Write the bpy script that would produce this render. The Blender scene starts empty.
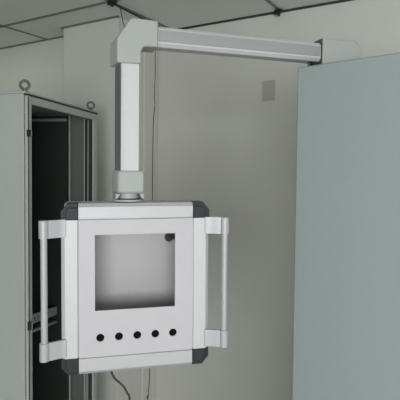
import bpy, bmesh, math, random
from mathutils import Vector, Matrix
random.seed(3)
S = 0.77            # metres per layout unit
ZF = -0.70         # layout height of the floor
SC = bpy.context.scene
COL = SC.collection

# ------------------------------------------------------------------ materials
def mat(name, col, rough=0.5, metal=0.0, noise=0.03, nscale=18, bump=0.0, stretch=None, spec=0.5):
    m = bpy.data.materials.new(name); m.use_nodes = True
    nt = m.node_tree; b = nt.nodes['Principled BSDF']
    b.inputs['Roughness'].default_value = rough
    b.inputs['Metallic'].default_value = metal
    b.inputs['Specular IOR Level'].default_value = spec
    tc = nt.nodes.new('ShaderNodeTexCoord')
    mp = nt.nodes.new('ShaderNodeMapping')
    if stretch: mp.inputs['Scale'].default_value = stretch
    nz = nt.nodes.new('ShaderNodeTexNoise'); nz.inputs['Scale'].default_value = nscale
    nz.inputs['Detail'].default_value = 4
    rp = nt.nodes.new('ShaderNodeMapRange')
    rp.inputs['To Min'].default_value = 1 - noise; rp.inputs['To Max'].default_value = 1 + noise
    mx = nt.nodes.new('ShaderNodeVectorMath'); mx.operation = 'SCALE'
    mx.inputs[0].default_value = col[:3]
    nt.links.new(tc.outputs['Object'], mp.inputs['Vector'])
    nt.links.new(mp.outputs['Vector'], nz.inputs['Vector'])
    nt.links.new(nz.outputs['Fac'], rp.inputs['Value'])
    nt.links.new(rp.outputs['Result'], mx.inputs['Scale'])
    nt.links.new(mx.outputs['Vector'], b.inputs['Base Color'])
    if bump:
        bp = nt.nodes.new('ShaderNodeBump'); bp.inputs['Strength'].default_value = bump
        bp.inputs['Distance'].default_value = 0.002
        nt.links.new(nz.outputs['Fac'], bp.inputs['Height'])
        nt.links.new(bp.outputs['Normal'], b.inputs['Normal'])
    return m

M = dict(
    wall=mat('wall_paint', (.62, .618, .585), .85, noise=.03, nscale=3, bump=.15),
    ceil=mat('ceiling_tile', (.72, .745, .705), .9, noise=.03, nscale=60, bump=.2),
    tbar=mat('ceiling_grid', (.16, .17, .155), .5),
    gap=mat('edge_gap', (.035, .04, .035), .8),
    floor=mat('floor_tile', (.36, .355, .33), .35, noise=.06, nscale=5),
    cab=mat('powder_coat_grey', (.43, .452, .435), .5, noise=.02, nscale=40, bump=.1),
    cabr=mat('powder_coat_pale_blue_grey', (.315, .365, .368), .5, noise=.02, nscale=40, bump=.1),
    cabin=mat('cabinet_inner_shade', (.16, .18, .165), .6),  # the cabinet's light grey darkened to paint its unlit inside
    plate=mat('dark_shade_and_seal', (.035, .045, .04), .6, spec=.3),  # near-black: painted shade inside the cabinet, and the seal strips
    rail=mat('zinc_rail', (.42, .46, .43), .45, .3),
    alu=mat('satin_aluminium', (.60, .59, .615), .5, .12, noise=.025, nscale=30, stretch=(1, 1, .08)),
    aluh=mat('satin_aluminium_long', (.52, .51, .535), .48, .15, noise=.03, nscale=30, stretch=(.08, 1, 1)),
    panel=mat('brushed_panel', (.55, .53, .57), .55, .05, noise=.02, nscale=40, stretch=(.1, 1, 1)),
    inner=mat('brushed_inner_plate', (.41, .40, .41), .5, .15, noise=.04, nscale=40, stretch=(1, 1, .06)),
    cast=mat('painted_casting', (.40, .42, .413), .5, noise=.02, nscale=25),
    corner=mat('dark_grey_plastic', (.030, .034, .038), .5, spec=.25),
    grip=mat('handle_aluminium', (.48, .47, .50), .45, .15, stretch=(1, 1, .05)),
    cover=mat('grey_face_strip', (.33, .335, .34), .5, .1),
    matte=mat('matte_black', (.008, .009, .009), .9, spec=.1),
    slot=mat('dark_shade_and_gasket', (.11, .115, .115), .5),  # paints the vertical tube's shaded edge; colours the gasket too
    black=mat('black_plastic', (.012, .013, .013), .45),
    cable=mat('grey_black_cable', (.05, .05, .045), .6),
    steel=mat('dull_steel', (.15, .155, .145), .4, .5),
    trunk=mat('cream_trunking', (.67, .665, .62), .6),
    socket=mat('grey_blank_plate', (.44, .43, .40), .6),
)

def emat(name, col, st):
    m = bpy.data.materials.new(name); m.use_nodes = True
    b = m.node_tree.nodes['Principled BSDF']
    b.inputs['Emission Color'].default_value = (*col, 1); b.inputs['Emission Strength'].default_value = st
    return m

# ------------------------------------------------------------------ mesh helpers (all in layout units)
def link(name, bm, m, parent=None, z0=0.0, bevel=0, seg=2, smooth=35, kind=None, label=None):
    for v in bm.verts: v.co = Vector((v.co.x * S, v.co.y * S, (v.co.z - z0) * S))
    bmesh.ops.recalc_face_normals(bm, faces=bm.faces)
    me = bpy.data.meshes.new(name); bm.to_mesh(me); bm.free()
    me.materials.append(m)
    for p in me.polygons: p.use_smooth = True
    me.set_sharp_from_angle(angle=math.radians(smooth))
    o = bpy.data.objects.new(name, me); COL.objects.link(o)
    if parent: o.parent = parent
    if bevel:
        b = o.modifiers.new('bevel', 'BEVEL'); b.width = bevel * S; b.segments = seg; b.limit_method = 'ANGLE'
        b.angle_limit = math.radians(40); b.harden_normals = False
    if kind: o['kind'] = kind
    if label: o['label'] = label
    return o

def box(bm, x0, x1, y0, y1, z0, z1):
    vs = [bm.verts.new((x, y, z)) for z in (z0, z1) for (x, y) in ((x0, y0), (x1, y0), (x1, y1), (x0, y1))]
    for f in ((3, 2, 1, 0), (4, 5, 6, 7), (0, 1, 5, 4), (1, 2, 6, 5), (2, 3, 7, 6), (3, 0, 4, 7)):
        bm.faces.new([vs[i] for i in f])
    return bm
def B(*a): return box(bmesh.new(), *a)

def prism(bm, pts, axis, a0, a1):
    """extrude a 2-D outline; axis 'x','y','z' is the extrusion direction"""
    def P(p, a):
        return {'x': (a, p[0], p[1]), 'y': (p[0], a, p[1]), 'z': (p[0], p[1], a)}[axis]
    A = [bm.verts.new(P(p, a0)) for p in pts]; C = [bm.verts.new(P(p, a1)) for p in pts]
    n = len(pts)
    bm.faces.new(A); bm.faces.new(C[::-1])
    for i in range(n): bm.faces.new((A[i], C[i], C[(i+1) % n], A[(i+1) % n]))
    return bm

def tube(bm, pts, r, n=12, cap=True):
    pts = [Vector(p) for p in pts]; rings = []
    up = Vector((0, 0, 1))
    for i, p in enumerate(pts):
        t = (pts[min(i+1, len(pts)-1)] - pts[max(i-1, 0)]).normalized()
        a = t.cross(up)
        if a.length < 1e-3: a = t.cross(Vector((0, 1, 0)))
        a.normalize(); b = t.cross(a).normalized()
        rr = r[i] if isinstance(r, (list, tuple)) else r
        rings.append([bm.verts.new(p + (a*math.cos(2*math.pi*k/n) + b*math.sin(2*math.pi*k/n))*rr) for k in range(n)])
    for i in range(len(rings)-1):
        for k in range(n): bm.faces.new((rings[i][k], rings[i][(k+1) % n], rings[i+1][(k+1) % n], rings[i+1][k]))
    if cap: bm.faces.new(rings[0][::-1]); bm.faces.new(rings[-1])
    return bm

def smoothpath(pts, k=6):
    pts = [Vector(p) for p in pts]; out = []
    for i in range(len(pts)-1):
        p0 = pts[max(i-1, 0)]; p1 = pts[i]; p2 = pts[i+1]; p3 = pts[min(i+2, len(pts)-1)]
        for j in range(k):
            t = j/k
            out.append(.5*((2*p1)+(p2-p0)*t+(2*p0-5*p1+4*p2-p3)*t*t+(-p0+3*p1-3*p2+p3)*t**3))
    out.append(pts[-1]); return out

def plate_holes(outer, holes, y0, y1):
    """flat plate in the x-z plane with openings, between depths y0 and y1"""
    bm = bmesh.new()
    def loop(pts):
        vs = [bm.verts.new((p[0], y0, p[1])) for p in pts]
        return [bm.edges.new((vs[i], vs[(i+1) % len(vs)])) for i in range(len(vs))]
    es = loop(outer)
    for h in holes: es += loop(h)
    bmesh.ops.triangle_fill(bm, use_beauty=True, use_dissolve=False, edges=es)
    r = bmesh.ops.extrude_face_region(bm, geom=list(bm.faces))
    for v in [g for g in r['geom'] if isinstance(g, bmesh.types.BMVert)]: v.co.y = y1
    return bm

def circ(cx, cz, r, n=28): return [(cx + r*math.cos(2*math.pi*i/n), cz + r*math.sin(2*math.pi*i/n)) for i in range(n)]

def thing(name, x, y, z, rot, label, cat, group=None):
    o = bpy.data.objects.new(name, None); COL.objects.link(o)
    o.empty_display_size = .1
    o.location = (x*S, y*S, (z-ZF)*S); o.rotation_euler = (0, 0, rot)
    o['label'] = label; o['category'] = cat
    if group: o['group'] = group
    return o
def place(o, x, y, z, rot, label=None, cat=None, group=None):
    o.location = (x*S, y*S, (z-ZF)*S); o.rotation_euler = (0, 0, rot)
    if label: o['label'] = label
    if cat: o['category'] = cat
    if group: o['group'] = group
    return o

# ------------------------------------------------------------------ the room (local axes: x along the back wall, y towards it)
RA = math.radians(-31.0)
def struct(name, bm, m, bevel=0):
    o = link(name, bm, m, None, 0, bevel, kind='structure')
    o.location = (0, 0, -ZF*S); o.rotation_euler = (0, 0, RA)
    return o
X0, X1, Y0, Y1, YL, YC = -4.6, 5.6, -3.6, 3.395, 3.062, 2.868
CX0, CX1, ZC = -3.135, -2.509, 2.8
struct('floor', B(X0-.1, X1+.1, Y0-.1, Y1+.1, ZF-.1, ZF), M['floor'])
bm = bmesh.new()                         # the ceiling with a recess for the lamp
LX0, LX1, LY0, LY1 = -4.45, -3.54, 1.95, 2.55
for c in ((X0, LX0, Y0, Y1), (LX0, LX1, Y0, LY0), (LX0, LX1, LY1, Y1), (LX1, X1, Y0, Y1)):
    box(bm, *c, ZC, ZC+.1)
struct('ceiling', bm, M['ceil'])
struct('wall_back', B(CX1, X1, Y1, Y1+.1, ZF, ZC), M['wall'])
struct('wall_back_left', B(X0, CX0, YL, YL+.1, ZF, ZC), M['wall'])
struct('wall_pillar', B(CX0, CX1, YC, Y1+.1, ZF, ZC), M['wall'], .006)
struct('wall_left', B(X0-.1, X0, Y0, YL+.1, ZF, ZC), M['wall'])
struct('wall_right', B(X1, X1+.1, Y0, Y1+.1, ZF, ZC), M['wall'])
# wall behind the camera, with its window opening
WX0, WX1, WZ0, WZ1 = .3, 5.2, .25, 2.45
rect = lambda a, b, c, d: [(a, c), (b, c), (b, d), (a, d)]
struct('wall_front', plate_holes(rect(X0, X1, ZF, ZC), [rect(WX0, WX1, WZ0, WZ1)], Y0-.1, Y0), M['wall'])
bm = bmesh.new()
for (a, b, c, d) in ((WX0, WX1, WZ0, WZ0+.05), (WX0, WX1, WZ1-.05, WZ1), (WX0, WX0+.05, WZ0, WZ1), (WX1-.05, WX1, WZ0, WZ1), (2.725, 2.775, WZ0, WZ1)):
    box(bm, a, b, Y0-.08, Y0-.03, c, d)
struct('window_1', bm, M['alu'])
# ceiling grid: long runners along the wall and cross runners towards it
n = 1
for y in (2.58, 1.38, .18, -1.02, -2.22):
    struct('trim_%d' % n, B(X0, X1, y-.013, y+.013, ZC-.006, ZC+.004), M['tbar']); n += 1
for x in (-3.56, -2.335, -1.325, -.17, 1.02, 2.21, 3.4, 4.6):
    struct('trim_%d' % n, B(x-.012, x+.012, Y0, YL if x < CX0 else Y1, ZC-.006, ZC+.003), M['tbar']); n += 1
bm = bmesh.new()
box(bm, CX1, X1, Y1-.016, Y1, ZC-.014, ZC); struct('trim_%d' % n, bm, M['gap']); n += 1
bm = bmesh.new()
box(bm, X0, CX0, YL-.014, YL, ZC-.012, ZC); box(bm, CX0-.014, CX0, YC-.014, YL, ZC-.012, ZC)
box(bm, CX0-.014, CX1+.014, YC-.014, YC, ZC-.012, ZC)
struct('trim_%d' % n, bm, M['tbar']); n += 1
def rw(x, y):      # room axes -> layout axes
    return (x*math.cos(RA) - y*math.sin(RA), x*math.sin(RA) + y*math.cos(RA))

# recessed ceiling lamp, top left
x, y = rw((LX0+LX1)/2, (LY0+LY1)/2)
t = thing('ceiling_light', x, y, ZC, RA, 'recessed fluorescent ceiling lamp whose lit tip shows at the upper left edge', 'lamp')
hx, hy = (LX1-LX0)/2, (LY1-LY0)/2
bm = bmesh.new()
for c in ((-hx, hx, -hy, -hy+.02), (-hx, hx, hy-.02, hy), (-hx, -hx+.02, -hy, hy), (hx-.02, hx, -hy, hy)): box(bm, *c, ZC-.003, ZC+.06)
link('frame', bm, M['alu'], t, ZC)
link('diffuser', B(-hx+.02, hx-.02, -hy+.02, hy-.02, ZC+.01, ZC+.03), emat('lamp_glow', (.85, 1, .7), .6), t, ZC)

# trunking and blank plate on the walls
x, y = rw(CX1, 3.29)
t = thing('cable_trunking', x, y, ZF, RA, 'cream vertical cable trunking in the wall corner behind the arm and the operator panel', 'trunking')
link('cover', B(.0, .016, -.095, .10, ZF, 2.795), M['trunk'], t, ZF, .004)
for z in (-.485,):
    link('screw', tube(bmesh.new(), [(.0165, -.03, z), (.021, -.03, z)], .010, 12), M['steel'], t, ZF)
x, y = rw(-1.413, Y1)
o = link('blank_plate', B(-.05, .05, -.012, 0, 2.12, 2.276), M['socket'], None, 2.12, .004)
place(o, x, y, 2.12, RA, 'small grey rectangular blank plate high on the pale back wall', 'wall plate')

# black ceiling clips and cables
def clip_bm():
    bm = bmesh.new(); box(bm, -.028, .028, -.024, .024, -.018, 0); box(bm, -.04, .01, -.012, .012, -.030, -.012)
    tube(bm, [(.0, .0, -.020), (.0, .0, -.045)], .012, 10)
    return bm
o = link('ceiling_clip', clip_bm(), M['black'], None, 0, .004)
x, y = rw(-2.30, 2.565)
place(o, x, y, ZC-.006, RA, 'black ceiling clip above the arm elbow where two cables start', 'clip', 'black ceiling clips')
o2 = o.copy(); COL.objects.link(o2)
x, y = rw(-1.325, 3.345)
place(o2, x, y, ZC-.006, RA, 'black ceiling clip at the wall edge above the horizontal arm', 'clip', 'black ceiling clips')
bm = bmesh.new()
pts = [(*rw(-2.30-.007*k, 2.59+k*.1), ZC-.026) for k in range(8)]
tube(bm, pts, .0075, 8)
o = link('ceiling_cable', bm, M['black'], None, ZC)
place(o, 0, 0, ZC, 0, 'thick black cable running along the ceiling from the clip behind the arm elbow', 'cable')
bm = bmesh.new()
pts = smoothpath([(-.600, 3.40, 2.765), (-.592, 3.45, 2.71), (-.580, 3.50, 2.645), (-.53, 3.62, 2.625), (-.46, 3.80, 2.64), (-.402, 3.98, 2.62), (-.398, 4.01, 2.52), (-.398, 4.02, 2.38),
                  (-.405, 4.03, 2.20), (-.400, 4.03, 2.12), (-.414, 4.04, 1.95), (-.418, 4.05, 1.4), (-.415, 4.05, .6), (-.435, 4.05, -.3), (-.455, 4.06, -.55), (-.46, 4.06, -.695)], 5)
tube(bm, pts, .0036, 6)
o = link('hanging_wire', bm, M['cable'], None, ZF)
place(o, 0, 0, ZF, 0, 'thin dark wire dropping from the ceiling clip down past the corner trunking', 'wire')

# ------------------------------------------------------------------ right cabinet
AR = math.atan2(-.658, .753)
t = thing('grey_cabinet', .396, 1.910, ZF, AR, 'large pale blue-grey electrical cabinet at the right that carries the arm', 'cabinet')
W, Dp, ZT = .88, .52, 2.01
link('side_panel', B(.0, W, 0, .02, ZF+.12, ZT-.0), M['cabr'], t, ZF, .006)
link('side_panel', B(.0, W, Dp-.02, Dp, ZF+.12, ZT), M['cabr'], t, ZF, .006)
link('rear_panel', B(0, .02, .0205, Dp-.0205, ZF+.12, ZT-.001), M['cabr'], t, ZF, .004)
link('roof_panel', B(.0205, W-.0205, .0205, Dp-.0205, ZT-.03, ZT-.001), M['cabr'], t, ZF)
d = link('door', B(W+.001, W+.025, .004, Dp-.004, ZF+.14, ZT-.01), M['cabr'], t, ZF, .004)
link('handle', B(W+.0255, W+.045, .04, .07, .9, 1.15), M['black'], d, ZF, .006)
link('plinth', B(.01, W-.01, .01, Dp-.01, ZF, ZF+.119), M['corner'], t, ZF)

# ------------------------------------------------------------------ left cabinet (x along its open front, y into it)
AL = math.atan2(.982, .186)
t = thing('open_cabinet', -.953, 2.530, ZF, AL, 'tall light grey electrical cabinet standing open without its door at the left', 'cabinet')
L, D, ZT, ZB = .962, .60, 2.0, ZF+.12
link('side_panel', B(0, .012, .018, D, ZB, ZT-.012), M['cab'], t, ZF, .004)
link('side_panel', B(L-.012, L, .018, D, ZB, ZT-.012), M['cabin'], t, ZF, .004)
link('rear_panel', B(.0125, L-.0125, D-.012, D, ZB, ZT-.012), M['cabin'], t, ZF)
link('roof_panel', B(-.002, L+.002, .004, D+.002, ZT-.0115, ZT), M['cab'], t, ZF, .003)
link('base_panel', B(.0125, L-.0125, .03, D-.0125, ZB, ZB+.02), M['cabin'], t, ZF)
link('plinth', B(.01, L-.01, .02, D-.01, ZF, ZB-.001), M['corner'], t, ZF)
# front frame round the opening
fr = plate_holes(rect(.008, L, ZB, ZT-.022), [rect(.052, .897, ZB+.05, ZT-.066)], 0.0, .017)
link('front_frame', fr, M['cab'], t, ZF, .003)
# dark sealing strip running round the opening edge and the inner return of the frame
bm = bmesh.new()
box(bm, .014, .018, -.003, .001, ZB, ZT-.03)
box(bm, .008, L, .0, .014, ZT-.0215, ZT-.012)
link('seal_strip', bm, M['plate'], t, ZF)
bm = bmesh.new(); box(bm, .848, .896, .018, .05, ZB+.02, ZT-.07)
link('seal_strip', bm, M['plate'], t, ZF)
# perforated inner post at the far side of the opening
holes = []
z = ZB+.08
while z < ZT-.12:
    holes.append(rect(.805, .815, z, z+.022)); z += .045
link('perforated_post', plate_holes(rect(.778, .843, ZB+.02, ZT-.075), holes, .02, .026), M['rail'], t, ZF)
link('inner_post', B(.912, .926, .198, .212, ZB+.02, ZT-.03), M['cab'], t, ZF, .004)
link('shade_plate', B(.932, .945, .23, D-.02, ZB+.03, ZT-.03), M['plate'], t, ZF)  # black sheets added to paint the dark of the cabinet interior
link('shade_plate', B(.04, .90, D-.03, D-.0125, ZB+.03, ZT-.03), M['plate'], t, ZF)
link('top_rail', B(.895, .925, .226, D-.02, 1.925, 1.945), M['rail'], t, ZF, .003)
# horizontal perforated mounting rails deep in the cabinet
holes = []; x = .08
while x < .86: holes.append(circ(x+.012, .536, .011, 10)); x += .045
bm = plate_holes(rect(.03, .90, .502, .566), holes, .30, .306)
for v in bm.verts: v.co.z -= .13*(v.co.x-.55)
link('mounting_rail', bm, M['rail'], t, ZF)
bm = B(.03, .90, .30, .32, .440, .456)
for v in bm.verts: v.co.z -= .13*(v.co.x-.55)
link('lower_rail', bm, M['rail'], t, ZF)
for (z0, z1) in ((1.752, 1.79), (.675, .722)):
    h = link('hinge', B(-.002, .018, -.016, -.0005, z0, z1), M['black'], t, ZF, .002)
    bm = bmesh.new(); tube(bm, [(.026, -.010, z0+.004), (.026, -.010, z1-.008)], .006, 10)
    box(bm, .018, .036, -.008, -.0005, z0+.008, z1-.012)
    link('hinge_pin', bm, M['rail'], h, ZF)
# lifting eye bolts on the roof
def eye_bm(r):
    bm = bmesh.new(); n = 26
    for i in range(n):
        pass
    pts = [(r*math.cos(2*math.pi*i/n), 0, r*1.0*math.sin(2*math.pi*i/n)+r+.016) for i in range(n+1)]
    tube(bm, pts, r*.34, 10, cap=False)
    tube(bm, [(0, 0, 0), (0, 0, .006), (0, 0, .0061), (0, 0, .020)], [.019, .019, .011, .011], 14)
    return bm
o = link('eye_bolt', eye_bm(.0235), M['steel'], None, 0)
lx, ly = .02, .030
def cw(lx, ly): return (-.953 + lx*math.cos(AL) - ly*math.sin(AL), 2.530 + lx*math.sin(AL) + ly*math.cos(AL))
x, y = cw(.035, .032)
place(o, x, y, ZT, math.radians(12), 'steel lifting eye bolt on the near roof corner of the open cabinet', 'eye bolt', 'lifting eye bolts on the open cabinet')
o2 = o.copy(); COL.objects.link(o2)
x, y = cw(.90, .028)
place(o2, x, y, ZT, math.radians(12), 'steel lifting eye bolt on the far roof corner beside the pillar', 'eye bolt', 'lifting eye bolts on the open cabinet')

# ------------------------------------------------------------------ support arm (x along the horizontal tube, -y is the face towards the camera)
AA = math.radians(17.6)
t = thing('support_arm', -.267, 1.75, 1.462, AA, 'L-shaped aluminium suspension arm reaching from the right cabinet to the operator panel', 'support arm')
z0 = 1.462
def hollow_profile(w0, w1, d, c, slot=True):
    """section of an arm tube in (across, depth); chamfered edges and one fine groove in the face"""
    p = [(w0+c, 0)]
    if slot:
        g = w0 + (w1-w0)*.26
        p += [(g-.0012, 0), (g-.0012, .003), (g+.0012, .003), (g+.0012, 0)]
    p += [(w1-c, 0), (w1, c), (w1, d-c), (w1-c, d), (w0+c, d), (w0, d-c), (w0, c)]
    return p
vp = [(-.033, 0), (-.0255, 0), (-.0255, .003), (-.0235, .003), (-.0235, 0), (.0325, 0), (.0375, .006), (.0375, .072), (.0315, .078), (-.042, .078), (-.052, .068), (-.052, .045)]
link('vertical_tube', prism(bmesh.new(), vp, 'z', 1.575, 2.02), M['alu'], t, z0)
hp = [(b, a) for (a, b) in hollow_profile(2.0570, 2.1350, .078, .012)]
hp = [(a, 4.192-b) for (a, b) in hp]
link('horizontal_tube', prism(bmesh.new(), hp, 'x', .09, .824), M['alu'], t, z0)
link('side_shade_strip', prism(bmesh.new(), [(-.0355, .0035), (-.0505, .0390), (-.0525, .0380), (-.0375, .0025)], 'z', 1.5805, 1.98), M['slot'], t, z0, label='dark strip painting the shade on the left edge of the vertical tube')  # added dark strip paints the shade on the tube's left side
link('face_strip', B(.1045, .8145, -.0035, -.0003, 2.0755, 2.120), M['cover'], t, z0, .001, label='grey strip darkening the face of the horizontal tube')  # flat grey strip that makes the tube face darker
# top elbow
def arc(cx, cz, r, a0, a1, n=6): return [(cx+r*math.cos(math.radians(a0+(a1-a0)*i/n)), cz+r*math.sin(math.radians(a0+(a1-a0)*i/n))) for i in range(n+1)]
el = [(-.066, 1.982), (-.066, 2.072), (-.002, 2.148)] + [(.008, 2.153)] + [(.104, 2.151), (.104, 2.051), (.062, 2.051)] + arc(.062, 2.029, .022, 90, 180, 5)[1:] + [(.040, 1.984)]
bm = prism(bmesh.new(), el, 'y', -.010, .088)
for v in bm.verts:
    if v.co.x < -.06 and v.co.y < 0: v.co.x += .015
link('elbow', bm, M['cast'], t, z0, .006, 3)
# end elbow standing on the right cabinet
ee = [(.822, 2.016), (.822, 2.151), (.955, 2.157)] + arc(.965, 2.100, .057, 85, 0, 7) + [(1.022, 2.016)]
link('base_elbow', prism(bmesh.new(), ee, 'y', -.010, .088), M['cast'], t, z0, .007, 3)
link('gasket', B(.8185, .8215, -.010, .086, 2.046, 2.151), M['slot'], t, z0)
link('base_flange', B(.845, 1.01, .0, .08, 2.0105, 2.0158), M['corner'], t, z0)
bm = bmesh.new(); tube(bm, [(.785, .01, 2.047), (.818, .01, 2.047)], .005, 8); box(bm, .782, .80, .0, .03, 2.040, 2.050)
tube(bm, smoothpath([(.785, -.002, 2.042), (.765, -.006, 2.046), (.752, -.008, 2.040), (.758, -.006, 2.030)], 4), .003, 6)
link('fixing_clip', bm, M['black'], t, z0)
# swivel joint under the vertical tube
link('swivel_housing', prism(bmesh.new(), [(-.044, -.009), (.055, -.009), (.055, .087), (-.058, .087), (-.058, .04)], 'z', 1.493, 1.580), M['cast'], t, z0, .009, 3)
bm = bmesh.new(); tube(bm, [(.0, .04, 1.473), (.0, .04, 1.494)], .040, 32)
link('swivel_neck', bm, M['cast'], t, z0)
bm = bmesh.new(); tube(bm, [(.0, .04, 1.4695), (.0, .04, 1.4728)], .047, 32)
link('swivel_seal', bm, M['corner'], t, z0)
bm = bmesh.new(); tube(bm, [(.0, .04, 1.4625), (.0, .04, 1.469), (.0, .04, 1.4694)], [.062, .062, .052], 36)
link('swivel_flange', bm, M['cast'], t, z0)
for p in ([(-.055, 1.4925), (-.036, 1.4925), (-.044, 1.476), (-.055, 1.470)], [(.036, 1.4925), (.055, 1.4925), (.055, 1.470), (.044, 1.476)]):
    link('swivel_cheek', prism(bmesh.new(), p, 'y', -.006, .084), M['cast'], t, z0, .002)

# ------------------------------------------------------------------ operator panel box
AB = math.radians(12.6)
zb = .818
t = thing('control_box', -.2575, 1.715, zb, AB, 'silver aluminium operator panel box with empty screen opening hanging from the arm', 'control box')
UL, UR, ZB2, ZT2 = -.252, .307, .820, 1.460
PL, PR, PB, PT = -.188, .240, .886, 1.399
DF = .055
def prof(s0, s1):     # section: s0 inner edge, s1 outer edge (may run either way)
    k = 1 if s1 > s0 else -1
    return [(s0, .006), (s0+k*.0035, .006), (s0+k*.0035, 0), (s1-k*.013, 0), (s1, .012), (s1, DF), (s0, DF)]
link('side_profile', prism(bmesh.new(), prof(PL, UL+.003), 'z', PB+.0002, PT-.0002), M['alu'], t, zb, .001)
link('side_profile', prism(bmesh.new(), prof(PR, UR-.003), 'z', PB-.0002, PT-.0002), M['alu'], t, zb, .001)
for (s0, s1) in ((PT, ZT2-.001), (PB, ZB2+.001)):
    p = [(b, a) for (a, b) in prof(s0, s1)]
    link('top_profile' if s1 > s0 else 'bottom_profile', prism(bmesh.new(), p, 'x', PL+.0002, PR-.0002), M['aluh'], t, zb, .001)
c = .026
for (x0, x1, sx) in ((PL-.0002, UL, -1), (PR+.0002, UR, 1)):
    for (za, zc, sz) in ((PT, ZT2, 1), (PB, ZB2, -1)):
        bm = bmesh.new()
        o_ = [(x0, za), (x0, zc), (x1-sx*c, zc), (x1, zc-sz*c*1.15), (x1, za)]
        prism(bm, o_, 'y', .010, DF+.002)
        i_ = [(x0, za), (x0, zc-sz*.016), (x1-sx*(c+.002), zc-sz*.016), (x1-sx*.018, zc-sz*(c*1.15+.004)), (x1-sx*.018, za)]
        prism(bm, i_, 'y', -.001, .0105)
        link('corner_cap', bm, M['corner'], t, zb, .0025, label='dark grey plastic corner cap')
# front panel with screen opening and five holes
hs = [circ(u, .957, .0150) for u in (-.110, -.0415, .027, .0955, .1635)]
link('front_panel', plate_holes(rect(PL+.0008, PR-.0008, PB+.0008, PT-.0008), [rect(-.129, .171, 1.059, 1.342)]+hs, .001, .006), M['panel'], t, zb)
# housing behind
bm = bmesh.new()
hx0, hx1, hz0, hz1 = UL+.012, UR-.012, ZB2+.012, ZT2-.006
box(bm, hx0, hx0+.006, DF+.0025, .175, hz0, hz1); box(bm, hx1-.006, hx1, DF+.0025, .175, hz0, hz1)
box(bm, hx0, hx1, DF+.0025, .175, hz0, hz0+.006); box(bm, hx0, hx1, DF+.0025, .175, hz1-.006, hz1)
link('housing', bm, M['panel'], t, zb)
dr = link('rear_door', B(hx0, hx1, .1755, .183, hz0, hz1), M['inner'], t, zb)
bm = bmesh.new(); tube(bm, [(.170, .175, 1.299), (.170, .150, 1.299)], .016, 8); tube(bm, [(.170, .150, 1.299), (.170, .140, 1.299)], .009, 8)
box(bm, .156, .215, .158, .163, 1.292, 1.313)
link('cam_latch', bm, M['black'], dr, zb, .001, label='black cam latch')
# black block added behind the holes in place of the shade inside
link('hole_shade_block', B(PL+.02, PR-.02, .014, .060, .915, .995), M['matte'], t, zb, label='black block standing in for the shade inside the five holes')
# handles
def handle(sx):
    xg = -.306 if sx < 0 else .361
    xa = UL+.004 if sx < 0 else UR-.004
    yg = -.022
    bm = bmesh.new(); tube(bm, [(xg, yg, .899), (xg, yg, 1.397)], .0118, 24)
    g = link('grip_bar', bm, M['grip'], t, zb)
    for (za, zc) in ((.896, .961), (1.338, 1.402)):
        # S-curved strap section
        n = 10; f = []; bk = []
        for i in range(n+1):
            s = i/n; x = xa + sx*(-.016) + (xg-(xa+sx*(-.016)))*s
            y = -.004 + (yg+.002)*(3*s*s-2*s**3)
            f.append((x, y-.004)); bk.append((x, y+.006))
        bm = prism(bmesh.new(), f+bk[::-1], 'z', za, zc)
        link('handle_bracket', bm, M['grip'], t, zb)
        bm = bmesh.new(); tube(bm, [(xg, yg, za), (xg, yg, zc)], .0172, 28)
        link('handle_clamp', bm, M['grip'], t, zb, .001)
handle(-1); handle(1)
t.rotation_euler = (0, math.radians(-.25), AB)
# cable hanging out below
bm = bmesh.new()
pts = smoothpath([(-.075, .120, .829), (-.070, .118, .80), (-.052, .118, .748), (-.018, .118, .712), (.002, .118, .676), (.012, .118, .630), (.016, .118, .3), (.0, .118, -.3), (-.01, .10, -.6), (.08, .02, -.609), (.2, .0, -.609)], 5)
tube(bm, pts, .0045, 8)
o = link('loose_cable', bm, M['cable'], None, ZF)
place(o, -.262, 1.715, ZF, AB, 'dark cable hanging in a curve from underneath the operator panel box', 'cable')

# ------------------------------------------------------------------ camera
p = math.atan(17/460); r = .010
cam = bpy.data.cameras.new('camera'); co = bpy.data.objects.new('camera', cam); COL.objects.link(co)
cam.sensor_width = 36; cam.shift_y = -17/400; cam.lens = 460/400*36; cam.clip_start = .02
R = Matrix.Rotation(math.pi/2 - p, 4, 'X') @ Matrix.Rotation(r, 4, 'Z')
co.matrix_world = Matrix.Translation((0, 0, (1.6-ZF)*S)) @ R
SC.camera = co

# ------------------------------------------------------------------ light: daylight through the window behind the camera
w = bpy.data.worlds.new('world'); SC.world = w; w.use_nodes = True
w.node_tree.nodes['Background'].inputs[0].default_value = (.80, .92, 1.0, 1)
w.node_tree.nodes['Background'].inputs[1].default_value = 1.0
def area(name, x, y, z, sx, sy, power, col, rot):
    l = bpy.data.lights.new(name, 'AREA'); l.shape = 'RECTANGLE'; l.size = sx*S; l.size_y = sy*S
    l.energy = power; l.color = col
    o = bpy.data.objects.new(name, l); COL.objects.link(o)
    o.location = (x*S, y*S, (z-ZF)*S); o.rotation_euler = rot
    return o
x, y = rw((WX0+WX1)/2, Y0-.15)
area('window_daylight', x, y, (WZ0+WZ1)/2, WX1-WX0, WZ1-WZ0, 225, (.98, 1.0, .985), (math.radians(90), 0, RA))
x, y = rw((LX0+LX1)/2, (LY0+LY1)/2)
area('ceiling_lamp_light', x, y, ZC-.01, .7, .5, 1.2, (.9, 1, .85), (0, 0, RA))

vs = SC.view_settings; vs.view_transform = 'Standard'; vs.look = 'None'; vs.gamma = 1; vs.use_curve_mapping = False
vs.exposure = -0.27
